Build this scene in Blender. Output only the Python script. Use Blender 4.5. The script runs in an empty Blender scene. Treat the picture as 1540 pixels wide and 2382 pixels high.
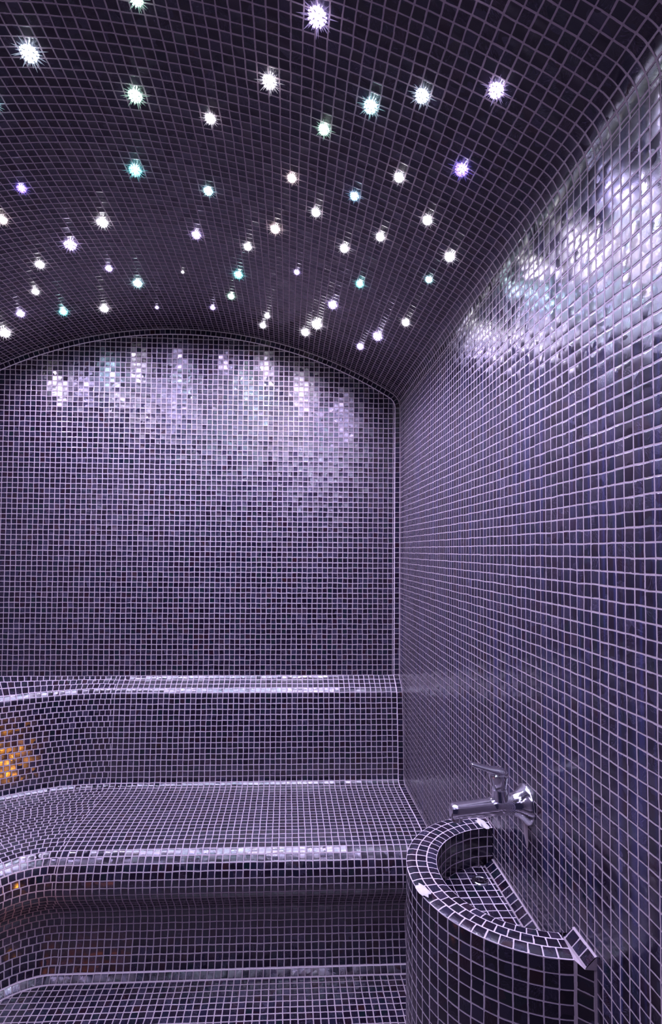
import bpy, bmesh, math, random
from math import sin, cos, pi, radians, sqrt, atan2
from mathutils import Vector, Matrix

random.seed(7)
SC = bpy.context.scene
COL = SC.collection

# ------------------------------------------------------------------ camera
EYE = 1.318                      # eye height above the floor
FPX = 1260.0
YAW, PITCH, ROLL = radians(2.9), radians(2.0), radians(0.5)
Fw = Vector((sin(YAW) * cos(PITCH), cos(YAW) * cos(PITCH), sin(PITCH)))
R0 = Vector((cos(YAW), -sin(YAW), 0.0))
U0 = R0.cross(Fw)
Rt = R0 * cos(ROLL) + U0 * sin(ROLL)
Up = U0 * cos(ROLL) - R0 * sin(ROLL)
PPX, PPY = 733.249, 1236.559     # principal point of the (cropped) photograph
cd = bpy.data.cameras.new('camera')
cam = bpy.data.objects.new('camera', cd)
COL.objects.link(cam)
cam.matrix_world = Matrix(((Rt.x, Up.x, -Fw.x, 0), (Rt.y, Up.y, -Fw.y, 0), (Rt.z, Up.z, -Fw.z, EYE), (0, 0, 0, 1)))
cd.sensor_fit = 'VERTICAL'
cd.sensor_height = 36.0
cd.lens = 36.0 * FPX / 2382.0
cd.shift_x = (770.0 - PPX) / 2382.0
cd.shift_y = (PPY - 1191.0) / 2382.0
cd.clip_start = 0.02
SC.camera = cam

# ------------------------------------------------------------------ exposure, world, lights
SC.view_settings.view_transform = 'Standard'
SC.view_settings.look = 'None'
SC.view_settings.gamma = 1.0
SC.view_settings.use_curve_mapping = False
SC.view_settings.exposure = 0.0
SC.cycles.sample_clamp_indirect = 4.0
SC.cycles.max_bounces = 6
SC.cycles.diffuse_bounces = 3
SC.cycles.glossy_bounces = 3
SC.cycles.caustics_reflective = False
SC.cycles.caustics_refractive = False
STAR = 45.0                      # radiance of a star crystal's frosted face
BEAM = 4.8                       # watts of the beam each star throws into the room
W = bpy.data.worlds.new('world')
SC.world = W
W.use_nodes = True
W.node_tree.nodes['Background'].inputs[0].default_value = (0.26, 0.22, 0.60, 1)
W.node_tree.nodes['Background'].inputs[1].default_value = 0.06


def lamp(name, loc, col, power, radius):
    l = bpy.data.lights.new(name, 'POINT')
    l.color = col; l.energy = power; l.shadow_soft_size = radius
    o = bpy.data.objects.new(name, l)
    o.location = loc
    COL.objects.link(o)
    return o


# unseen amber spot added for the reflection in the left bench tiles, and a dim warm light low at the left
spot = bpy.data.lights.new('amber_spot', 'SPOT')
spot.color = (1.0, 0.36, 0.05); spot.energy = 13.0; spot.shadow_soft_size = 0.08
spot.spot_size = radians(20); spot.spot_blend = 0.5
so_ = bpy.data.objects.new('amber_spot', spot)
so_.location = (0.20, 0.42, 0.17)
so_.rotation_mode = 'QUATERNION'
so_.rotation_quaternion = (Vector((-1.17, 1.98, 0.45)) - Vector(so_.location)).to_track_quat('-Z', 'Y')
COL.objects.link(so_)
lamp('warm_fill', (-0.80, 0.85, 0.10), (1.0, 0.26, 0.12), 0.14, 0.05)  # unseen lamp added for the warm tint under the seat lip


# ------------------------------------------------------------------ materials
def mk(name):
    m = bpy.data.materials.new(name)
    m.use_nodes = True
    nt = m.node_tree
    return m, nt, nt.nodes['Principled BSDF']


class NB:
    def __init__(s, nt):
        s.nt = nt

    def n(s, t, **kw):
        nd = s.nt.nodes.new(t)
        for k, v in kw.items():
            setattr(nd, k, v)
        return nd

    def put(s, sock, v):
        if isinstance(v, bpy.types.NodeSocket):
            s.nt.links.new(v, sock)
        elif v is not None:
            sock.default_value = v

    def m(s, op, a, b=None, c=None, clamp=False):
        nd = s.n('ShaderNodeMath', operation=op, use_clamp=clamp)
        s.put(nd.inputs[0], a); s.put(nd.inputs[1], b)
        if c is not None: s.put(nd.inputs[2], c)
        return nd.outputs[0]

    def v(s, op, a, b=None, sc=None):
        nd = s.n('ShaderNodeVectorMath', operation=op)
        s.put(nd.inputs[0], a); s.put(nd.inputs[1], b)
        if sc is not None: s.put(nd.inputs['Scale'], sc)
        return nd.outputs[1] if op in ('LENGTH', 'DOT_PRODUCT', 'DISTANCE') else nd.outputs[0]

    def sep(s, a):
        nd = s.n('ShaderNodeSeparateXYZ'); s.put(nd.inputs[0], a)
        return nd.outputs

    def comb(s, x, y, z=0.0):
        nd = s.n('ShaderNodeCombineXYZ')
        s.put(nd.inputs[0], x); s.put(nd.inputs[1], y); s.put(nd.inputs[2], z)
        return nd.outputs[0]

    def ramp(s, fac, pts, interp='LINEAR'):
        nd = s.n('ShaderNodeValToRGB')
        cr = nd.color_ramp
        cr.interpolation = interp
        while len(cr.elements) < len(pts): cr.elements.new(0.5)
        for e, (p, c) in zip(cr.elements, pts):
            e.position = p
            e.color = (*c, 1) if len(c) == 3 else c
        s.put(nd.inputs[0], fac)
        return nd.outputs[0]

    def mixc(s, f, a, b):
        nd = s.n('ShaderNodeMix', data_type='RGBA')
        s.put(nd.inputs[0], f); s.put(nd.inputs[6], a); s.put(nd.inputs[7], b)
        return nd.outputs[2]

    def mixf(s, f, a, b):
        nd = s.n('ShaderNodeMix', data_type='FLOAT')
        s.put(nd.inputs[0], f); s.put(nd.inputs[2], a); s.put(nd.inputs[3], b)
        return nd.outputs[0]


GROUT = (0.49, 0.405, 0.44)


def tile_material(name='glass_mosaic', half=0.072, wob=0.05, tu=0.030, tv=0.05, rmin=0.08, rmax=0.22, amp=0.9, col=0.0, ior=1.58, bump=0.5, swirl=0.10, bias=0.0, GROUT=GROUT):
    """glass mosaic: one tile per UV unit, each with its own colour, tilt and streaks, pale grout between"""
    m, nt, P = mk(name)
    b = NB(nt)
    uv = b.n('ShaderNodeUVMap', uv_map='UVMap').outputs[0]
    wn = b.n('ShaderNodeTexNoise', noise_dimensions='2D')
    b.put(wn.inputs['Vector'], uv); wn.inputs['Scale'].default_value = 0.45; wn.inputs['Detail'].default_value = 2.0
    wv = b.v('SUBTRACT', wn.outputs['Color'], (0.5, 0.5, 0.5))
    uvd = b.v('ADD', uv, b.v('SCALE', wv, sc=wob * 3))
    cell = b.v('FLOOR', uvd)
    fr = b.v('SUBTRACT', b.v('FRACTION', uvd), (0.5, 0.5, 0.0))
    rnd = b.n('ShaderNodeTexWhiteNoise', noise_dimensions='3D')
    b.put(rnd.inputs['Vector'], cell)
    rnd2 = b.n('ShaderNodeTexWhiteNoise', noise_dimensions='3D')
    b.put(rnd2.inputs['Vector'], b.v('ADD', cell, (37.3, 11.7, 5.1)))
    r1 = b.sep(rnd.outputs['Color']); r2 = b.sep(rnd2.outputs['Color'])
    # slightly uneven tile size and place
    jit = b.comb(b.m('MULTIPLY', b.m('SUBTRACT', r1[0], 0.5), 0.035), b.m('MULTIPLY', b.m('SUBTRACT', r1[1], 0.5), 0.035))
    frj = b.v('ADD', fr, jit)
    fx, fy, _ = b.sep(frj)
    rad = 0.05
    lim = 0.5 - half - rad
    dx = b.m('MAXIMUM', b.m('SUBTRACT', b.m('ABSOLUTE', fx), lim), 0.0)
    dy = b.m('MAXIMUM', b.m('SUBTRACT', b.m('ABSOLUTE', fy), lim), 0.0)
    dist = b.m('SUBTRACT', b.m('SQRT', b.m('ADD', b.m('MULTIPLY', dx, dx), b.m('MULTIPLY', dy, dy))), rad)   # <0 in tile
    mask = b.m('SMOOTH_MIN', 1.0, b.m('MAXIMUM', b.m('MULTIPLY_ADD', dist, -45.0, 0.5), 0.0), 0.05)
    # colour of the tile
    base = b.ramp(r2[0], [(0.0, (0.006, 0.004, 0.010)), (0.30, (0.010, 0.005, 0.016)), (0.48, (0.006, 0.008, 0.022)),
                          (0.62, (0.018, 0.005, 0.013)), (0.74, (0.005, 0.012, 0.018)), (0.86, (0.016, 0.014, 0.034)),
                          (0.95, (0.034, 0.028, 0.055)), (1.0, (0.026, 0.008, 0.012))])
    # swirled glass streaks
    rot = b.n('ShaderNodeVectorRotate', rotation_type='Z_AXIS')
    b.put(rot.inputs['Vector'], fr); b.put(rot.inputs['Angle'], b.m('MULTIPLY', r2[1], 6.283))
    st = b.v('ADD', b.v('MULTIPLY', rot.outputs[0], (2.2, 15.0, 1.0)), b.v('SCALE', rnd.outputs['Color'], sc=90.0))
    sn = b.n('ShaderNodeTexNoise', noise_dimensions='2D')
    b.put(sn.inputs['Vector'], st); sn.inputs['Scale'].default_value = 1.0; sn.inputs['Detail'].default_value = 3.0
    sn.inputs['Distortion'].default_value = 1.2
    sk = b.m('MULTIPLY', b.m('POWER', b.m('MULTIPLY_ADD', sn.outputs[0], 2.6, -1.0, clamp=True), 2.0), b.m('POWER', r2[2], 2.0))
    tilec = b.mixc(b.m('MULTIPLY', sk, 0.75), base, (0.17, 0.14, 0.23, 1))
    gn = b.n('ShaderNodeTexNoise', noise_dimensions='2D')
    b.put(gn.inputs['Vector'], uv); gn.inputs['Scale'].default_value = 3.0; gn.inputs['Detail'].default_value = 4.0
    gcol = b.mixc(gn.outputs[0], (GROUT[0] * .78, GROUT[1] * .74, GROUT[2] * .78, 1), (*[min(1, c * 1.2) for c in GROUT], 1))
    if col:                       # vertical blue reflection streaks painted into the tile colour
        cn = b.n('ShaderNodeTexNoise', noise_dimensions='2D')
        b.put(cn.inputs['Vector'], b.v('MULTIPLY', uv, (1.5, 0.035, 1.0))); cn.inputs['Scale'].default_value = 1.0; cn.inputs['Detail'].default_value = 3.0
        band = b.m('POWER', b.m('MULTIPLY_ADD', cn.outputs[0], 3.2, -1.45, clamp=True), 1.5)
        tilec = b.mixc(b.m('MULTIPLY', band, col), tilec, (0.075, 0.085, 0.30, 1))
    b.put(P.inputs['Base Color'], b.mixc(mask, gcol, tilec))
    trough = b.m('ADD', b.mixf(r1[2], rmin, rmax), b.m('MULTIPLY', sk, 0.12))
    b.put(P.inputs['Roughness'], b.mixf(mask, 0.75, trough))
    b.put(P.inputs['IOR'], b.mixf(mask, 1.25, ior))
    # tilt of each tile
    tx = b.m('ADD', b.m('MULTIPLY', b.m('SUBTRACT', r2[1], 0.5), 2 * tu), b.m('MULTIPLY', b.m('SUBTRACT', b.m('POWER', r1[2], 3.0), 0.25), tu))
    ty = b.m('ADD', b.m('MULTIPLY', b.m('SUBTRACT', r1[0], 0.5), 2 * tv), b.m('MULTIPLY', b.m('SUBTRACT', r2[2], 0.5), tv))
    # shallow pillow shape of every tile
    tx = b.m('ADD', tx, b.m('MULTIPLY', fx, 0.05 * amp))
    ty = b.m('ADD', ty, b.m('MULTIPLY_ADD', fy, 0.11 * amp, bias))
    nm = b.n('ShaderNodeNormalMap', uv_map='UVMap')
    tc = b.comb(b.m('MULTIPLY_ADD', b.m('MULTIPLY', tx, mask), 0.5, 0.5), b.m('MULTIPLY_ADD', b.m('MULTIPLY', ty, mask), 0.5, 0.5), 1.0)
    b.put(nm.inputs['Color'], tc)
    edge = b.m('SMOOTH_MIN', b.m('MAXIMUM', b.m('MULTIPLY_ADD', dist, -14.0, 0.3), 0.0), 1.0, 0.25)
    hgt = b.m('ADD', edge, b.m('MULTIPLY', sn.outputs[0], b.m('MULTIPLY', mask, swirl)))
    hgt = b.m('ADD', hgt, b.m('MULTIPLY', gn.outputs[0], 0.2))
    bp = b.n('ShaderNodeBump')
    bp.inputs['Strength'].default_value = bump
    bp.inputs['Distance'].default_value = 0.0009
    b.put(bp.inputs['Height'], hgt); b.put(bp.inputs['Normal'], nm.outputs[0])
    b.put(P.inputs['Normal'], bp.outputs[0])
    return m


def grout_material(name='grout', GROUT=GROUT):
    m, nt, P = mk(name)
    b = NB(nt)
    tc = b.n('ShaderNodeTexCoord').outputs['Object']
    gn = b.n('ShaderNodeTexNoise'); b.put(gn.inputs['Vector'], tc); gn.inputs['Scale'].default_value = 160; gn.inputs['Detail'].default_value = 4
    b.put(P.inputs['Base Color'], b.mixc(gn.outputs[0], (GROUT[0] * .8, GROUT[1] * .78, GROUT[2] * .8, 1), (*[c * 1.15 for c in GROUT], 1)))
    P.inputs['Roughness'].default_value = 0.8
    bp = b.n('ShaderNodeBump'); bp.inputs['Strength'].default_value = .4; bp.inputs['Distance'].default_value = .001
    b.put(bp.inputs['Height'], gn.outputs[0]); b.put(P.inputs['Normal'], bp.outputs[0])
    return m


def plaster_material():
    m, nt, P = mk('bare_plaster')
    b = NB(nt)
    tc = b.n('ShaderNodeTexCoord').outputs['Object']
    gn = b.n('ShaderNodeTexNoise'); b.put(gn.inputs['Vector'], tc); gn.inputs['Scale'].default_value = 220; gn.inputs['Detail'].default_value = 5
    b.put(P.inputs['Base Color'], b.mixc(gn.outputs[0], (.58, .52, .55, 1), (.86, .80, .82, 1)))
    P.inputs['Roughness'].default_value = 0.85
    bp = b.n('ShaderNodeBump'); bp.inputs['Strength'].default_value = .6; bp.inputs['Distance'].default_value = .001
    b.put(bp.inputs['Height'], gn.outputs[0]); b.put(P.inputs['Normal'], bp.outputs[0])
    return m


def chrome_material(name='chrome', col=(0.92, 0.92, 0.96), rough=0.09):
    m, nt, P = mk(name)
    b = NB(nt)
    P.inputs['Metallic'].default_value = 1.0
    tc = b.n('ShaderNodeTexCoord').outputs['Object']
    gn = b.n('ShaderNodeTexNoise'); b.put(gn.inputs['Vector'], tc); gn.inputs['Scale'].default_value = 60
    b.put(P.inputs['Base Color'], b.mixc(gn.outputs[0], (*[c * .9 for c in col], 1), (*col, 1)))
    b.put(P.inputs['Roughness'], b.mixf(gn.outputs[0], rough * .7, rough * 1.6))
    return m


def glow_material(name, col, strength, centre=True):
    m, nt, P = mk(name)
    b = NB(nt)
    em = b.n('ShaderNodeEmission')
    em.inputs[0].default_value = (*col, 1)
    em.inputs[1].default_value = strength
    nt.links.new(em.outputs[0], nt.nodes['Material Output'].inputs[0])
    return m


TILE = tile_material()
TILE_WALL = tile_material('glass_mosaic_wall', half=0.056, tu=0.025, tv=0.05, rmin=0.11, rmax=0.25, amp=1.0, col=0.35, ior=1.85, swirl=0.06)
TILE_BACK = tile_material('glass_mosaic_back', rmin=0.14, rmax=0.26, tu=0.035, tv=0.065, ior=1.68, bias=-0.06)
TILE_TRIM = tile_material('glass_mosaic_trim', half=0.05, wob=0.01)
TILE_CEIL = tile_material('glass_mosaic_ceiling', half=0.062, rmin=0.10, rmax=0.24, bump=0.25)
TILE_BASIN = tile_material('glass_mosaic_basin', half=0.052, wob=0.035, GROUT=(.72, .62, .68))
TILE_BENCH = tile_material('glass_mosaic_bench', rmin=0.12, rmax=0.24, tu=0.06, tv=0.03, amp=0.5, ior=2.0, swirl=0.04, GROUT=(.58, .49, .54))
GR = grout_material()
GR_LIGHTENED = grout_material('lightened_grout', (0.80, 0.68, 0.74))  # grout colour raised in place of light on the arch border
PL = plaster_material()
CH = chrome_material()

T = 0.0215                       # tile pitch


# ------------------------------------------------------------------ helpers
def link(name, me, mats, parent=None, smooth=True, sharp=None):
    o = bpy.data.objects.new(name, me)
    COL.objects.link(o)
    for mm in (mats if isinstance(mats, (list, tuple)) else [mats]):
        me.materials.append(mm)
    if smooth:
        for p in me.polygons: p.use_smooth = True
        if sharp: me.set_sharp_from_angle(angle=radians(sharp))
    if parent:
        o.parent = parent
    return o


def tag(o, label=None, cat=None, group=None, kind=None):
    if label: o['label'] = label
    if cat: o['category'] = cat
    if group: o['group'] = group
    if kind: o['kind'] = kind
    return o


def empty(name, loc=(0, 0, 0)):
    o = bpy.data.objects.new(name, None)
    o.empty_display_size = 0.05
    o.location = loc
    COL.objects.link(o)
    return o


class Mesh:
    """quads/polys with per-corner UVs; vertices merged by position"""
    def __init__(s):
        s.v = []; s.key = {}; s.f = []; s.uv = []; s.mi = []

    def vid(s, p):
        k = (round(p[0], 5), round(p[1], 5), round(p[2], 5))
        if k not in s.key:
            s.key[k] = len(s.v); s.v.append(tuple(p))
        return s.key[k]

    def face(s, pts, uvs=None, mi=0):
        ids = [s.vid(p) for p in pts]
        cl = []; cu = []
        for i, a in enumerate(ids):
            if a not in cl:
                cl.append(a); cu.append(uvs[i] if uvs else (0.5, 0.5))
        if len(cl) < 3: return
        s.f.append(cl); s.uv.append(cu); s.mi.append(mi)

    def build(s, name, mats, parent=None, smooth=True, sharp=None, origin=None):
        me = bpy.data.meshes.new(name)
        vs = s.v
        if origin: vs = [(p[0] - origin[0], p[1] - origin[1], p[2] - origin[2]) for p in s.v]
        me.from_pydata(vs, [], s.f)
        ul = me.uv_layers.new(name='UVMap')
        i = 0
        for fu in s.uv:
            for u in fu:
                ul.data[i].uv = u; i += 1
        o = link(name, me, mats, parent, smooth, sharp)
        for p, mi in zip(me.polygons, s.mi): p.material_index = mi
        if origin and not parent: o.location = origin
        return o


def zz(z):                       # heights measured from the eye
    return z + EYE


def solidify(o, th):
    md = o.modifiers.new('thickness', 'SOLIDIFY'); md.thickness = th; md.offset = -1
    return o


XR, XL = 0.48, -1.394
YB, YF = 2.297, -0.75
VC, VR = (-0.457, -0.789), 1.725  # barrel vault: centre (x, z from eye) and radius
RF = 0.075                        # cove radius between vault and wall


def vault_profile():
    """cross-section from left wall tangent, over the vault, to right wall tangent: (x, z_from_eye)"""
    out = []
    zc = VC[1] + sqrt((VR - RF) ** 2 - (XR - RF - VC[0]) ** 2)
    cx = XR - RF
    a0 = atan2(zc - VC[1], cx - VC[0])       # direction of tangent point on the vault
    right = [(cx + RF * cos(a0 * k / 12), zc + RF * sin(a0 * k / 12)) for k in range(13)]     # wall -> vault
    right.reverse()
    aL = pi - a0
    n = 120
    arc = [(VC[0] + VR * cos(aL + (a0 - aL) * k / n), VC[1] + VR * sin(aL + (a0 - aL) * k / n)) for k in range(n + 1)]
    left = [(2 * VC[0] - x, z) for x, z in right]
    left.reverse()
    return left[:-1] + arc + right[1:], zc


VP_, ZSP = vault_profile()
XLW = 2 * VC[0] - XR             # left wall, symmetric
XL = XLW

# ------------------------------------------------------------------ setting
# ceiling
mb = Mesh()
s_acc = [0.0]
for a, c in zip(VP_[:-1], VP_[1:]):
    s_acc.append(s_acc[-1] + sqrt((a[0] - c[0]) ** 2 + (a[1] - c[1]) ** 2))
ny = 12
for i in range(len(VP_) - 1):
    for j in range(ny):
        y0 = YF + (YB - YF) * j / ny; y1 = YF + (YB - YF) * (j + 1) / ny
        (xa, za), (xb, zb) = VP_[i], VP_[i + 1]
        ua, ub = (s_acc[i]) / T, (s_acc[i + 1]) / T
        mb.face([(xa, y0, zz(za)), (xb, y0, zz(zb)), (xb, y1, zz(zb)), (xa, y1, zz(za))],
                [(ua, (y0 - YB) / T), (ub, (y0 - YB) / T), (ub, (y1 - YB) / T), (ua, (y1 - YB) / T)])
ceiling = mb.build('ceiling', TILE_CEIL)
tag(ceiling, 'barrel-vaulted ceiling of dark glass mosaic set with star lights', kind='structure')


def flat(name, mat, quads, label):
    mb = Mesh()
    for pts, uvs in quads: mb.face(pts, uvs)
    o = mb.build(name, mat, smooth=False)
    return tag(o, label, kind='structure')


zt = zz(ZSP)
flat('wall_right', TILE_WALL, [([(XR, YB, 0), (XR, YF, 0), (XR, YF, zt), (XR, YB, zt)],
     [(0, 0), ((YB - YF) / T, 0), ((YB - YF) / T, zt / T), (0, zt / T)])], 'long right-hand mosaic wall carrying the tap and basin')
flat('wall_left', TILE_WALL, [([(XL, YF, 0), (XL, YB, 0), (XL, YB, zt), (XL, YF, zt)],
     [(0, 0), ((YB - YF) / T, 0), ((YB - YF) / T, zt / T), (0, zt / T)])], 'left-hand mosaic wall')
flat('floor', TILE, [([(XL, YF, 0), (XR, YF, 0), (XR, YB, 0), (XL, YB, 0)],
     [(XL / T, YF / T), (XR / T, YF / T), (XR / T, YB / T), (XL / T, YB / T)])], 'dark mosaic floor in front of the bench')

# back wall (planar) and its border of single tiles
BW = T + 0.004                   # border incl. grout
ZL = zz(-0.525)                  # ledge height at the back wall
inner = []                       # border inner outline
pf = VP_
nrm = []
for i, p in enumerate(pf):
    a = pf[max(i - 1, 0)]; c = pf[min(i + 1, len(pf) - 1)]
    tx, tz = c[0] - a[0], c[1] - a[1]
    L = sqrt(tx * tx + tz * tz)
    nrm.append((tz / L, -tx / L))            # towards the room
outer = [(XL, zz(-0.60))] + [(x, zz(z)) for x, z in pf] + [(XR, zz(-0.60))]
nrm = [(1, 0)] + nrm + [(-1, 0)]
mb = Mesh()
pts = [(x, YB, z) for x, z in outer]
mb.face([(x, YB, z) for x, z in outer] + [(XR, YB, 0), (XL, YB, 0)][0:0],
        [((x - XR) / T + .42, (z - ZL) / T) for x, z in outer])
mb.face([(XL, YB, 0), (XR, YB, 0), (XR, YB, zz(-0.60)), (XL, YB, zz(-0.60))],
        [((x - XR) / T + .42, (z - ZL) / T) for x, z in ((XL, 0), (XR, 0), (XR, zz(-.6)), (XL, zz(-.6)))])
wb = mb.build('wall_back', TILE_BACK, smooth=False)
tag(wb, 'arched back wall of small dark mosaic above the bench', kind='structure')


def ribbon(pts3, inward, width, off, mats, name, parent=None, u0=0.0, g=0.0026, closed_label=None):
    """strip of single tiles between two grout beads along a 3-D polyline. inward: per-point unit vector across the strip;
    off: per-point vector lifting it off the surface"""
    mb = Mesh()
    s = u0
    for i in range(len(pts3) - 1):
        a, c = Vector(pts3[i]), Vector(pts3[i + 1])
        ia, ic = Vector(inward[i]), Vector(inward[i + 1])
        oa, oc = Vector(off[i]), Vector(off[i + 1])
        s2 = s + (c - a).length / T
        lv = [0.0, g, width - g, width]
        hh = [0.0, 1.0, 1.0, 0.0]
        for k in range(3):
            pa0 = a + ia * lv[k] + oa * hh[k]; pa1 = a + ia * lv[k + 1] + oa * hh[k + 1]
            pc0 = c + ic * lv[k] + oc * hh[k]; pc1 = c + ic * lv[k + 1] + oc * hh[k + 1]
            if k == 1:
                mb.face([pa0, pc0, pc1, pa1], [(s, 0.03), (s2, 0.03), (s2, 0.97), (s, 0.97)], 0)
            else:
                mb.face([pa0, pc0, pc1, pa1], None, 1)
        s = s2
    return mb.build(name, mats, parent, smooth=False)


tr = ribbon([(x, YB, z) for x, z in outer], [(n[0], 0, n[1]) for n in nrm], BW, [(0, -0.0015, 0)] * len(outer), [TILE_TRIM, GR_LIGHTENED], 'trim_1', g=0.0032)
tag(tr, 'single row of tiles edging the arch of the back wall', kind='structure')

# ------------------------------------------------------------------ bench
CX, CY = -0.69, 1.53             # centre of the rounded inside corner
prof = [(2.297, -0.525), (2.274, -0.543), (2.250, -0.560), (2.238, -0.570), (2.230, -0.582), (2.227, -0.600), (2.212, -0.731), (2.198, -0.881),
        (2.195, -0.912), (2.189, -0.924), (2.177, -0.931), (2.160, -0.933), (2.05, -0.932)]
y_, z_ = 1.758, -0.934
prof.append((y_, z_))
angs = [20, 42, 58, 72, 82, 92, 112, 126, 133, 132, 122, 106, 92, 84, 80, 77, 75, 73, 71]
facs = [1, 1, 1.06, 1.06, 1.06, 1, 1, 1, 1, 1, 1, 1, 1, 1, 1, 1, 1.06, 1.06, 1.06]
for a, f in zip(angs, facs):
    y_ -= T * f * cos(radians(a)); z_ -= T * f * sin(radians(a))
    prof.append((y_, z_))
I_SEAT0, I_LIP0, I_RIS0 = 8, 13, 23


def catmull(P, n=4):
    out = []; idx = []
    for i in range(len(P) - 1):
        p0 = P[max(i - 1, 0)]; p1 = P[i]; p2 = P[i + 1]; p3 = P[min(i + 2, len(P) - 1)]
        idx.append(len(out))
        L = sqrt((p2[0] - p1[0]) ** 2 + (p2[1] - p1[1]) ** 2)
        la = max(sqrt((p1[0] - p0[0]) ** 2 + (p1[1] - p0[1]) ** 2), 1e-6); lb = max(sqrt((p3[0] - p2[0]) ** 2 + (p3[1] - p2[1]) ** 2), 1e-6)
        t1 = [((p2[k] - p1[k]) / L + ((p1[k] - p0[k]) / la if i > 0 else (p2[k] - p1[k]) / L)) / 2 * L for k in (0, 1)]
        t2 = [((p2[k] - p1[k]) / L + ((p3[k] - p2[k]) / lb if i < len(P) - 2 else (p2[k] - p1[k]) / L)) / 2 * L for k in (0, 1)]
        for j in range(n):
            t = j / n
            h1 = 2 * t ** 3 - 3 * t ** 2 + 1; h2 = t ** 3 - 2 * t ** 2 + t; h3 = -2 * t ** 3 + 3 * t ** 2; h4 = t ** 3 - t ** 2
            out.append(tuple(h1 * p1[k] + h2 * t1[k] + h3 * p2[k] + h4 * t2[k] for k in (0, 1)))
    idx.append(len(out)); out.append(P[-1])
    return out, idx


fine, fidx = catmull(prof, 4)
# resample so that every tile row starts on a ring of vertices
cum = [0.0]
for a, c in zip(fine[:-1], fine[1:]): cum.append(cum[-1] + sqrt((a[0] - c[0]) ** 2 + (a[1] - c[1]) ** 2))


def at_len(s):
    s = min(max(s, 0), cum[-1])
    for i in range(len(cum) - 1):
        if cum[i + 1] >= s:
            t = (s - cum[i]) / max(cum[i + 1] - cum[i], 1e-9)
            return (fine[i][0] + (fine[i + 1][0] - fine[i][0]) * t, fine[i][1] + (fine[i + 1][1] - fine[i][1]) * t)
    return fine[-1]


NR = round(cum[-1] / T)
TR = cum[-1] / NR
SUB = 3
rows = [at_len(i * TR / SUB) for i in range(NR * SUB + 1)]
row_seat0 = round(cum[fidx[8]] / TR); row_ris0 = round(cum[fidx[20]] / TR)
XS = XR - T - 0.004              # bench field ends where the border strip begins


def bench_pt(yp, z, s, rear):
    x, y, h = bench_raw(yp, z, s, rear)
    return (min(max(x, XL + .001), XR - .001), min(y, YB - .001), h)


def bench_raw(yp, z, s, rear):
    """s<0: straight run along the back (x=CX-s... ), 0..pi/2 arc, beyond: straight along the left"""
    r = yp - CY
    if s[0] == 'b': return (s[1], yp, zz(z))
    if s[0] == 'l': return (max(CX - r, XL), s[1], zz(z))
    a = s[1]
    dx, dy = -sin(a), cos(a)
    rr = r
    if rear:                      # rear edge follows the square room corner
        t1 = (YB - CY) / dy if dy > 1e-4 else 9
        t2 = (CX - XL) / -dx if -dx > 1e-4 else 9
        rmax = min(t1, t2)
        w = rear
        rr = r * (1 - w) + rmax * w
    return (CX + dx * rr, CY + dy * rr, zz(z))


stations = [('b', XS), ('b', CX)] + [('a', radians(90 * k / 22)) for k in range(1, 22)] + [('a', radians(90)), ('l', YF)]
bench_parts = {'backrest': (0, row_seat0), 'seat': (row_seat0, row_ris0), 'riser': (row_ris0, NR)}
bench = empty('tiled_bench', (-0.2, 1.7, 0))
tag(bench, 'built-in two-level bench of dark mosaic under the arched wall, with rounded seat edge', 'bench')
for pn, (ra, rb) in bench_parts.items():
    mb = Mesh()
    for k in range(ra, rb):
        off = random.random() * 0.9
        for q in range(SUB):
            i = k * SUB + q
            (y0, z0), (y1, z1) = rows[i], rows[i + 1]
            w0 = max(0, 1 - i * TR / SUB / 0.064) if i * TR / SUB < 0.064 else 0
            w1 = max(0, 1 - (i + 1) * TR / SUB / 0.064) if (i + 1) * TR / SUB < 0.064 else 0
            rm = rows[k * SUB][0] - CY
            for a, c in zip(stations[:-1], stations[1:]):
                if a[0] == 'b' and c[0] == 'b': ua, uc = (XS - a[1]) / T, (XS - c[1]) / T
                else:
                    base_u = (XS - CX) / T + off
                    aa = a[1] if a[0] == 'a' else 0.0
                    ca = c[1] if c[0] == 'a' else None
                    if a[0] == 'b': aa = 0.0
                    ua = base_u + aa * rm / T
                    uc = base_u + ca * rm / T if ca is not None else base_u + radians(90) * rm / T + (CY - YF) / T
                    if c[0] == 'l': ua = base_u + radians(90) * rm / T
                pa0, pc0 = bench_pt(y0, z0, a, w0), bench_pt(y0, z0, c, w0)
                pa1, pc1 = bench_pt(y1, z1, a, w1), bench_pt(y1, z1, c, w1)
                if a[0] == 'b' and c[0] == 'b':
                    pass
                v0 = k + q / SUB; v1 = k + (q + 1) / SUB
                mb.face([pa0, pa1, pc1, pc0], [(ua, v0), (ua, v1), (uc, v1), (uc, v0)])
    o = mb.build(pn, TILE_BENCH, bench)
    o.matrix_parent_inverse = Matrix.Translation((0.2, -1.7, 0))
# border strip where the bench meets the right wall
pts = [(XR - .001, min(y, YB - .001), zz(z)) for y, z in rows]
offs = []
for i in range(len(rows)):
    a = rows[max(i - 1, 0)]; c = rows[min(i + 1, len(rows) - 1)]
    ty, tz = c[0] - a[0], c[1] - a[1]; L = sqrt(ty * ty + tz * tz)
    offs.append((0, tz / L * 0.0015, -ty / L * 0.0015))
o = ribbon(pts, [(-1, 0, 0)] * len(pts), T + 0.004, offs, [TILE_TRIM, GR_LIGHTENED], 'edge_strip', bench)
o.matrix_parent_inverse = Matrix.Translation((0.2, -1.7, 0))
tag(o, 'border row of tiles along the right wall')
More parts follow.
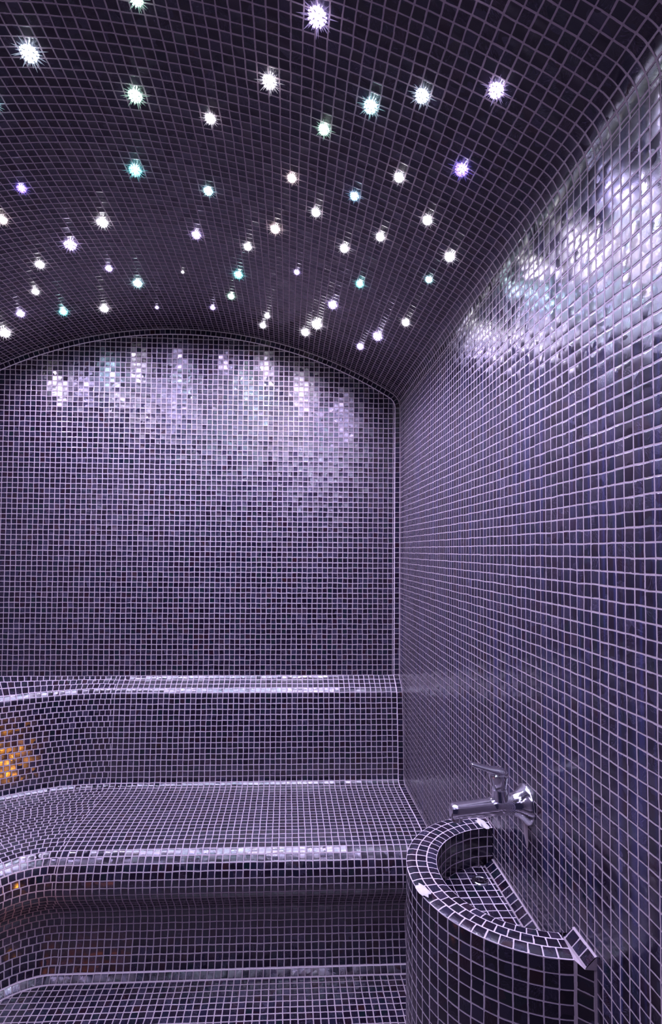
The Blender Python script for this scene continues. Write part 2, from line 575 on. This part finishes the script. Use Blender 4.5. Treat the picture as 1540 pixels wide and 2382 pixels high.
# slanted base row at the floor
yb, zb = rows[-1]
pts = []; inn = []; off = []
for s in stations:
    p0 = bench_pt(yb, zb, s, 0)
    pts.append(p0)
    if s[0] == 'b': d = (0, -1)
    elif s[0] == 'l': d = (1, 0)
    else: d = (sin(s[1]), -cos(s[1]))
    h = p0[2]; L = T + 0.006; hz = sqrt(max(L * L - h * h, 1e-6))
    inn.append((d[0] * hz / L, d[1] * hz / L, -h / L)); off.append((d[0] * h / L * .0012, d[1] * h / L * .0012, .0012 * hz / L))
o = ribbon(pts, inn, T + 0.006, off, [TILE_TRIM, GR_LIGHTENED], 'skirting_strip', bench, g=0.0036)
o.matrix_parent_inverse = Matrix.Translation((0.2, -1.7, 0))
tag(o, 'slanted row of tiles between two pale grout lines at the foot')

# ------------------------------------------------------------------ basin
BX, BY = XR, 1.082
RO, RI = 0.2335, 0.172
ZR, ZBF = zz(-0.638), zz(-0.722)
NA = 62
NCOL = 31
basin = empty('tiled_basin', (BX - 0.1, BY, 0))
tag(basin, 'half-round mosaic-clad water basin built against the right wall below the chrome tap', 'basin')
PINV = Matrix.Translation((-(BX - 0.1), -BY, 0))


def bp_(r, a, z):                 # a from -90 (near end) to +90 (far end), pointing to -x at 0
    return (BX - r * cos(a), BY + r * sin(a), z)


AN = [radians(-90 + 180 * k / NA) for k in range(NA + 1)]
# near end stops one tile before the wall (flat closing strip there)
A_NEAR = -math.acos(0.0245 / RO)
ANO = [A_NEAR + (radians(90) - A_NEAR) * k / NA for k in range(NA + 1)]


def child(mb, name, mats, sharp=None, smooth=True, label=None):
    o = mb.build(name, mats, basin, smooth=smooth, sharp=sharp)
    o.matrix_parent_inverse = PINV
    if label: o['label'] = label
    return o


mb = Mesh()
nz = 6
TB = T * 1.07
for i in range(NA):
    for j in range(nz):
        z0, z1 = ZR * j / nz, ZR * (j + 1) / nz
        u0, u1 = NCOL * i / NA, NCOL * (i + 1) / NA
        mb.face([bp_(RO, ANO[i], z0), bp_(RO, ANO[i], z1), bp_(RO, ANO[i + 1], z1), bp_(RO, ANO[i + 1], z0)],
                [(u0, (z0 - ZR) / TB), (u0, (z1 - ZR) / TB), (u1, (z1 - ZR) / TB), (u1, (z0 - ZR) / TB)])
child(mb, 'pedestal', TILE_BASIN)
# rim: three rows of hand-cut tiles, gently domed
mb = Mesh()
NRIM = 6
for i in range(NA):
    for j in range(NRIM):
        r0, r1 = RO - (RO - RI) * j / NRIM, RO - (RO - RI) * (j + 1) / NRIM
        h = lambda j: 0.0032 * (1 - (2 * j / NRIM - 1) ** 4)
        row = j // 2
        so = (0, .0, .12)[row]
        # the near half is laid staggered
        def uu(k, row=row):
            t = k / NA
            st = max(0.0, 1 - t / 0.45)
            return NCOL * t + so + (0, .45, .8)[row] * min(1.0, st * 2)
        mb.face([bp_(r0, ANO[i], ZR + h(j)), bp_(r1, ANO[i], ZR + h(j + 1)), bp_(r1, ANO[i + 1], ZR + h(j + 1)), bp_(r0, ANO[i + 1], ZR + h(j))],
                [(uu(i), j / 2), (uu(i), (j + 1) / 2), (uu(i + 1), (j + 1) / 2), (uu(i + 1), j / 2)])
child(mb, 'rim', TILE_BASIN)
# bowl side and bottom
mb = Mesh()
for i in range(NA):
    u0, u1 = RI * (AN[i]) / T, RI * AN[i + 1] / T
    d = (ZR - ZBF) / T
    mb.face([bp_(RI, AN[i], ZR), bp_(RI, AN[i], ZBF), bp_(RI, AN[i + 1], ZBF), bp_(RI, AN[i + 1], ZR)], [(u0, d), (u0, 0), (u1, 0), (u1, d)])
child(mb, 'bowl_side', TILE_BASIN)
mb = Mesh()
mb.face([bp_(RI, a, ZBF) for a in reversed(AN)], [((bp_(RI, a, 0)[0]) / T, bp_(RI, a, 0)[1] / T) for a in reversed(AN)])
child(mb, 'bowl_floor', TILE_BASIN, smooth=False)
ys = [BY - RI + 0.004 + (2 * RI - 0.008) * k / 16 for k in range(17)]
o = ribbon([(XR, y, ZBF + .016) for y in ys], [(-0.80, 0, -0.6)] * 17, T + 0.005, [(-.0008, 0, .001)] * 17, [TILE_TRIM, GR], 'bowl_edge_strip', basin, g=0.003)
o.matrix_parent_inverse = PINV
# closing strip at the near end (vertical) and the three leaning tiles above it
pN = bp_(RO, A_NEAR, 0)
pW = (XR, BY - RO - 0.020)
nv = 40
dx_, dy_ = pW[0] - pN[0], pW[1] - pN[1]
Ld = sqrt(dx_ ** 2 + dy_ ** 2)
pts = [(pN[0], pN[1], ZR * k / nv) for k in range(nv + 1)]
o = ribbon(pts, [(dx_ / Ld, dy_ / Ld, 0)] * (nv + 1), Ld, [(dy_ / Ld * .001, -dx_ / Ld * .001, 0)] * (nv + 1), [TILE_TRIM, GR], 'closing_strip', basin, u0=0.3, g=0.004)
o.matrix_parent_inverse = PINV
y0n = pW[1]
lw, ll = 0.027, 3.1 * T
pts = [(XR - 0.019, y0n + ll * k / 6, ZR + 0.001) for k in range(7)]
o = ribbon(pts, [(0.019 / .027, 0, 0.019 / .027)] * 7, lw, [(-.001, 0, .001)] * 7, [TILE_TRIM, GR], 'leaning_strip', basin, u0=0.05, g=0.0035)
o.matrix_parent_inverse = PINV
tag(o, 'three pale shining tiles leaning against the wall at the near end of the rim')
mb = Mesh()                       # end wedge below the leaning tiles
a_, b_, c_ = (XR - 0.019, y0n, ZR + 0.001), (XR, y0n, ZR + 0.020), (XR, y0n, ZR - 0.001)
e_ = (pN[0], pN[1], ZR)
mb.face([a_, c_, b_]); mb.face([e_, c_, a_])
mb.face([e_, a_, (XR - 0.019, y0n + ll, ZR + .001), (XR - .03, y0n + ll, ZR)])
child(mb, 'end_mortar', GR, smooth=False)


def blob(name, outline, origin, ux, uy, nv_, th, parent, pinv, mat=PL, label=None):
    """thin irregular crust of mortar on a surface"""
    mb = Mesh()
    O, ux, uy, nv_ = Vector(origin), Vector(ux), Vector(uy), Vector(nv_).normalized()
    n = len(outline)
    outr = [O + ux * x + uy * y for x, y in outline]
    mid = [O + ux * x * .82 + uy * y * .82 + nv_ * th for x, y in outline]
    inn_ = [O + ux * x * .45 + uy * y * .45 + nv_ * th * (1.1 + .3 * random.random()) for x, y in outline]
    for i in range(n):
        j = (i + 1) % n
        mb.face([outr[i], outr[j], mid[j], mid[i]]); mb.face([mid[i], mid[j], inn_[j], inn_[i]])
    mb.face(inn_)
    o = mb.build(name, mat, parent, smooth=True)
    o.matrix_parent_inverse = pinv
    if label: o['label'] = label
    return o


def rag(n, a, b_, j=0.3, seed=1):
    r = random.Random(seed)
    return [((a * (1 + r.uniform(-j, j))) * cos(2 * pi * k / n), (b_ * (1 + r.uniform(-j, j))) * sin(2 * pi * k / n)) for k in range(n)]


a = radians(-14)
blob('mortar_patch', rag(15, .011, .021, .3, 3), bp_(RO - .008, a, ZR + .0022), (cos(a), -sin(a), 0), (sin(a), cos(a), 0), (0, 0, 1), .002, basin, PINV,
     label='chipped white mortar patch where a rim tile is missing')
a = radians(84)
blob('mortar_patch', rag(14, .024, .012, .35, 5), bp_(RI + .018, a, ZR + .0022), (cos(a), -sin(a), 0), (sin(a), cos(a), 0), (0, 0, 1), .002, basin, PINV,
     label='chipped white mortar patch under the tap')
blob('mortar_patch', rag(9, .016, .010, .35, 8), (0.378, 1.005, ZBF + .0003), (1, .4, 0), (-.4, 1, 0), (0, 0, 1), .0015, basin, PINV,
     label='grey mortar smear on the bowl bottom')
# drain
mb = Mesh()
O = (0.430, 1.195, ZBF)
rr = [(.0, .0022), (.006, .0024), (.0115, .0020), (.0125, .0030), (.0165, .0030), (.0185, .0004)]
for j in range(len(rr) - 1):
    for k in range(20):
        a0, a1 = 2 * pi * k / 20, 2 * pi * (k + 1) / 20
        P_ = lambda r, a, h: (O[0] + r * cos(a), O[1] + r * sin(a), O[2] + h)
        mb.face([P_(rr[j][0], a0, rr[j][1]), P_(rr[j + 1][0], a0, rr[j + 1][1]), P_(rr[j + 1][0], a1, rr[j + 1][1]), P_(rr[j][0], a1, rr[j][1])])
child(mb, 'drain', CH, label='small round metal drain')

# ------------------------------------------------------------------ tap
TY, TZ = 1.072, zz(-0.500)
tap = empty('wall_tap', (XR, TY, TZ))
tag(tap, 'chrome single-lever wall tap with long straight spout above the basin', 'tap')


def lathe_x(name, profile, center, n=40, parent=tap, mat=CH, label=None, axis=Vector((-1, 0, 0))):
    """profile: (distance along axis, radius)"""
    ax = axis.normalized()
    e1 = ax.orthogonal().normalized(); e2 = ax.cross(e1)
    mb = Mesh()
    C_ = Vector(center)
    for (d0, r0), (d1, r1) in zip(profile[:-1], profile[1:]):
        for k in range(n):
            a0, a1 = 2 * pi * k / n, 2 * pi * (k + 1) / n
            f = lambda d, r, a: C_ + ax * d + (e1 * cos(a) + e2 * sin(a)) * r
            mb.face([f(d0, r0, a0), f(d0, r0, a1), f(d1, r1, a1), f(d1, r1, a0)])
    o = mb.build(name, mat, parent, sharp=38)
    if label: o['label'] = label
    return o


def loft(name, secs, parent=tap, mat=CH, n=28, label=None):
    """secs: (center, half_w vector, half_h vector, exponent)"""
    mb = Mesh(); rings = []
    for c, w, h, ex in secs:
        c, w, h = Vector(c), Vector(w), Vector(h)
        ring = []
        for k in range(n):
            a = 2 * pi * k / n
            ca, sa = cos(a), sin(a)
            x = abs(ca) ** (2 / ex) * (1 if ca >= 0 else -1); y = abs(sa) ** (2 / ex) * (1 if sa >= 0 else -1)
            ring.append(c + w * x + h * y)
        rings.append(ring)
    for r0, r1 in zip(rings[:-1], rings[1:]):
        for k in range(n):
            j = (k + 1) % n
            mb.face([r0[k], r0[j], r1[j], r1[k]])
    mb.face(list(reversed(rings[0]))); mb.face(rings[-1])
    o = mb.build(name, mat, parent, sharp=40)
    if label: o['label'] = label
    return o


lathe_x('flange', [(0, .0385), (.0025, .0388), (.005, .0378), (.008, .0345), (.013, .0295), (.019, .0250), (.024, .0225), (.030, .0205), (.0305, .0)], (0, 0, 0))
lathe_x('body', [(.024, .0), (.024, .0185), (.030, .0190), (.046, .0190), (.060, .0178), (.068, .0166), (.074, .0150), (.0745, 0)], (0, 0, -.001))
# spout, gently falling to the mouth
sec = []
for d, zc, w, h, e in [(.052, -.0030, .0155, .0150, 2.3), (.070, -.0040, .0150, .0148, 2.4), (.095, -.0062, .0145, .0138, 2.6), (.120, -.0085, .0140, .0130, 2.7),
                       (.140, -.0100, .0138, .0128, 2.8), (.149, -.0106, .0135, .0126, 2.8), (.1530, -.0110, .0122, .0112, 2.5), (.1548, -.0112, .0085, .008, 2.2)]:
    sec.append(((-d, 0, zc), (0, w * 1.12, 0), (0, 0, h * 1.10), e))
spout = loft('spout', sec)
lathe_x('aerator', [(0, .0), (0, .0112), (.010, .0112), (.0115, .0100), (.0115, .0)], (-.1405, 0, -.0195), parent=spout, axis=Vector((0, 0, -1)))
# upright cartridge housing, leaning slightly
axv = Vector((-.07, 0, 1))
lathe_x('valve_housing', [(0, .0), (0, .0170), (.010, .0156), (.021, .0146), (.0216, .0138), (.0226, .0146), (.034, .0164), (.046, .0190), (.051, .0190), (.0535, .0170), (.0545, .0)],
        (-.054, 0, .010), axis=axv)
# lever: flat tapering paddle rising away from the wall
sec = []
for t, w, h in [(0, .006, .003), (.02, .0120, .0058), (.12, .0165, .0085), (.26, .0165, .0080), (.45, .0135, .0052), (.70, .0112, .0040), (.90, .0102, .0036), (.98, .0085, .0030), (1.0, .005, .002)]:
    p = Vector((-.040, 0, .0585)).lerp(Vector((-.113, 0, .0800)), t)
    sec.append((p, (0, w, 0), (h * .28, 0, h), 2.6))
loft('lever', sec)
blob('sealant_patch', rag(12, .012, .030, .35, 12), (-.0005, 0.002, -.052), (0, 1, 0), (0, 0.1, 1), (-1, 0, 0), .0012, tap, Matrix(), mat=GR,
     label='smear of pale grout on the wall under the flange')

# ------------------------------------------------------------------ star lights
TINT = {'violet': (0.62, 0.48, 1.0), 'white': (0.90, 0.84, 1.0), 'pale blue': (0.66, 0.76, 1.0), 'cyan': (0.50, 0.86, 1.0), 'teal': (0.25, 0.80, 0.90),
        'pink': (1.0, 0.80, 0.88), 'green': (0.62, 1.0, 0.86), 'blue-violet': (0.30, 0.20, 1.0), 'sky blue': (0.38, 0.66, 1.0)}
CORE = {k: glow_material('star_' + k.replace(' ', '_').replace('-', '_'), tuple(.45 + .55 * c for c in v), STAR) for k, v in TINT.items()}
GLARE = {k: glow_material('star_glare_' + k.replace(' ', '_').replace('-', '_'), v, 3.0) for k, v in TINT.items()}
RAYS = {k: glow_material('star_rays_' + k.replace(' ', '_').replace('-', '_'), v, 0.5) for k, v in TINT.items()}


def ray_dir(px, py):
    return Fw + Rt * ((px - PPX) / FPX) - Up * ((py - PPY) / FPX)


def on_vault(px, py):
    d = ray_dir(px, py)
    a = d.x ** 2 + d.z ** 2
    b2 = -2 * (d.x * VC[0] + d.z * VC[1])
    c = VC[0] ** 2 + VC[1] ** 2 - VR ** 2
    t = (-b2 + sqrt(b2 * b2 - 4 * a * c)) / (2 * a)
    p = d * t
    n = Vector((VC[0] - p.x, 0, VC[1] - p.z)).normalized()
    return Vector((p.x, p.y, zz(p.z))), n


S_ = [  # px, py, core radius in px, tint, label
 (740, 32, 22, 'violet', 'largest violet-white star light at the top centre of the ceiling'),
 (68, 117, 19, 'pale blue', 'big blue-white star light in the upper left of the ceiling'),
 (315, 218, 16, 'green', 'greenish white star light right of and below the big blue-white one at upper left'),
 (628, 185, 17, 'white', 'white star light nearest below left of the largest star'),
 (490, 272, 13, 'white', 'lone white star light between the green-white one and the upper centre'),
 (864, 243, 17, 'cyan', 'large cyan-white star light left of the bluish pair at upper right'),
 (984, 218, 17, 'pale blue', 'large blue-white star light between the cyan one and the topmost right one'),
 (1157, 205, 18, 'violet', 'rightmost large star light, above the deep blue-violet one'),
 (755, 297, 14, 'green', 'green-white star light just below left of the large cyan one'),
 (315, 392, 15, 'teal', 'strong teal star light left of centre, directly below the greenish white one'),
 (1076, 390, 17, 'blue-violet', 'deep blue-violet star light, strongest blue glow at right of the ceiling'),
 (50, 435, 11, 'blue-violet', 'small blue-violet star light near the left edge'),
 (485, 441, 12, 'cyan', 'pale cyan star light right of the strong teal one'),
 (680, 411, 12, 'pink', 'warm white star light in the centre of the ceiling with a tall narrow gleam'),
 (930, 409, 13, 'white', 'white star light left of the deep blue-violet one'),
 (826, 453, 12, 'sky blue', 'sky-blue star light below left of the white one beside the deep blue-violet star'),
 (5, 508, 11, 'pink', 'pinkish star light cut by the left edge of the picture'),
 (238, 513, 14, 'white', 'bright white star light below left of the strong teal one'),
 (736, 491, 12, 'white', 'white star light below the warm white central one'),
 (996, 509, 13, 'white', 'white star light below the deep blue-violet one'),
 (457, 543, 12, 'violet', 'violet-white star light straight below the pale cyan one'),
 (641, 529, 13, 'pink', 'pinkish white star light left of and below the centre'),
 (577, 571, 11, 'white', 'white star light just left below the pinkish one'),
 (163, 565, 15, 'violet', 'strong violet star light at left with long horizontal gleam'),
 (886, 548, 12, 'white', 'white star light between the two white ones right of centre'),
 (802, 575, 12, 'white', 'white star light above the teal one right of centre'),
 (1048, 594, 14, 'white', 'bright white star light nearest the right wall'),
 (92, 612, 11, 'white', 'white star light with a thin streak to the left edge'),
 (253, 622, 9, 'violet', 'small violet star light right of the strong violet one'),
 (425, 632, 4, 'white', 'tiny white star dot in the middle of the left half'),
 (555, 636, 12, 'teal', 'teal star light at centre of the ceiling'),
 (691, 631, 8, 'violet', 'small dim violet star light right of the central teal one'),
 (320, 656, 12, 'cyan', 'pale cyan star light at left, below right of the small violet one'),
 (838, 658, 11, 'teal', 'teal star light right of centre above the lowest rows'),
 (999, 648, 10, 'cyan', 'small cyan-white star light below the white one nearest the right wall'),
 (82, 676, 9, 'white', 'small white star light below the streaked one near the left edge'),
 (538, 687, 9, 'green', 'small green-white star light below the central teal one'),
 (775, 706, 13, 'violet', 'violet-white star light above the large white one near the arch'),
 (47, 727, 10, 'violet', 'violet-white star light low at the left edge, left of the pale teal one'),
 (147, 723, 10, 'teal', 'pale teal star light low on the left, second from the left edge'),
 (242, 715, 11, 'white', 'white star light low on the left, third from the left edge'),
 (365, 714, 5, 'violet', 'tiny dim star dot above the arch top'),
 (495, 714, 7, 'violet', 'small violet star light just right above the arch top'),
 (622, 733, 8, 'white', 'upper star light of the close white pair above the arch'),
 (612, 755, 9, 'white', 'lower star light of the close white pair above the arch'),
 (738, 751, 15, 'white', 'large white star light close above the right slope of the arch'),
 (711, 770, 12, 'white', 'white star light touching left below the large one near the arch'),
 (945, 748, 11, 'white', 'white star light lowest towards the right wall cove'),
 (880, 779, 14, 'violet', 'bright violet-white star light above the arch corner'),
 (839, 804, 10, 'violet', 'lowest star light, just above the right end of the arch'),
 (10, 771, 13, 'white', 'bright white star light at the left edge beside the arch'),
 (318, -6, 14, 'green', 'greenish star light half cut off by the top edge of the picture'),
 (-16, 240, 12, 'cyan', 'cyan star light just beyond the left edge of the picture'),
]


# the stars go on over the photographer's head
rs = random.Random(4)
OVER = []
for k in range(18):
    yy = (-0.55, -0.2, 0.1, 0.38, 0.55, 0.7)[k % 6] + rs.uniform(-.06, .06)
    aa = radians(90 + (26, 0, -26)[k // 6] + rs.uniform(-6, 6))
    OVER.append((Vector((VC[0] + VR * cos(aa), yy, zz(VC[1] + VR * sin(aa)))), Vector((-cos(aa), 0, -sin(aa))), rs.choice(['white', 'violet', 'violet', 'pale blue', 'cyan'])))


def dome_mesh(name, prof_, n, cells=None):
    mb = Mesh()
    for (r0, h0), (r1, h1) in zip(prof_[:-1], prof_[1:]):
        for k in range(n):
            a0, a1 = 2 * pi * k / n, 2 * pi * (k + 1) / n
            mb.face([(r0 * cos(a0), r0 * sin(a0), h0), (r0 * cos(a1), r0 * sin(a1), h0), (r1 * cos(a1), r1 * sin(a1), h1), (r1 * cos(a0), r1 * sin(a0), h1)])
    me = bpy.data.meshes.new(name)
    me.from_pydata(mb.v, [], mb.f)
    return me


core_me, glare_me = {}, {}
for k in TINT:
    me = dome_mesh('crystal', [(.86, .05), (.88, .35), (.74, .74), (.42, 1.0), (0, 1.08)], 10)
    me.materials.append(CORE[k]); core_me[k] = me
    # lens starburst and glow shaped as slim emissive rays round the crystal
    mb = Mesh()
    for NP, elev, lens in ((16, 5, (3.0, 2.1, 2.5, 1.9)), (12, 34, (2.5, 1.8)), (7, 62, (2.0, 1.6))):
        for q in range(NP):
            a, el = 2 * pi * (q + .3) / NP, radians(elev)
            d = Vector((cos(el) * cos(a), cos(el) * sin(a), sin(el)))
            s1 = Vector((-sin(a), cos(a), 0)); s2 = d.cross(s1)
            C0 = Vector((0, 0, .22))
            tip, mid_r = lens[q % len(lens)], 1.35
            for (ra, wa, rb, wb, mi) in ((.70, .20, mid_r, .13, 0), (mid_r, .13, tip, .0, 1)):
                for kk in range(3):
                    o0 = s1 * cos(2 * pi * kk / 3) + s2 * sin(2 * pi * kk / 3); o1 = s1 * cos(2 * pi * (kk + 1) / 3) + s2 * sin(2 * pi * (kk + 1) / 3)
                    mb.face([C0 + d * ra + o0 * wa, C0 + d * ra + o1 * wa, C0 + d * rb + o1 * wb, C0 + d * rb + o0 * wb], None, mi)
    me = bpy.data.meshes.new('glare_rays')
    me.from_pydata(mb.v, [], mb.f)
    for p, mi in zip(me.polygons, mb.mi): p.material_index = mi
    me.materials.append(GLARE[k]); me.materials.append(RAYS[k]); glare_me[k] = me
RC = 0.58
STARS = []
for px, py, r, tint, lab in S_:
    p, n = on_vault(px, py)
    STARS.append((p, n, r * (p - Vector((0, 0, EYE))).length / FPX * RC, tint, lab))
for p, n, tint in OVER:
    STARS.append((p, n, 0.0085, tint, 'star light in the ceiling over the photographer, above the top edge of the picture'))
for p, n, size, tint, lab in STARS:
    e = empty('star_light', p)
    e.rotation_mode = 'QUATERNION'
    e.rotation_quaternion = n.to_track_quat('Z', 'Y')
    tag(e, lab, 'star light', 'fibre-optic stars in the vaulted ceiling' if lab[:4] != 'star' else 'ceiling stars over the photographer')
    for nm_, me in (('crystal', core_me[tint]), ('glare_rays', glare_me[tint])):
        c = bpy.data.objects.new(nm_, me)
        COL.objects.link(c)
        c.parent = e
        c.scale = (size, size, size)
    sl = bpy.data.lights.new('beam', 'SPOT')
    sl.color = tuple(w * (.42 + .58 * v) for v, w in zip(TINT[tint], (.82, .75, 1.0))); sl.energy = BEAM * (size / .012) ** 1.2
    sl.shadow_soft_size = 0.008; sl.spot_size = radians(173); sl.spot_blend = 0.95
    c = bpy.data.objects.new('beam', sl)
    COL.objects.link(c)
    c.parent = e
    c.location = (0, 0, size * 2.6 + .009)
    c.rotation_euler = (pi, 0, 0)
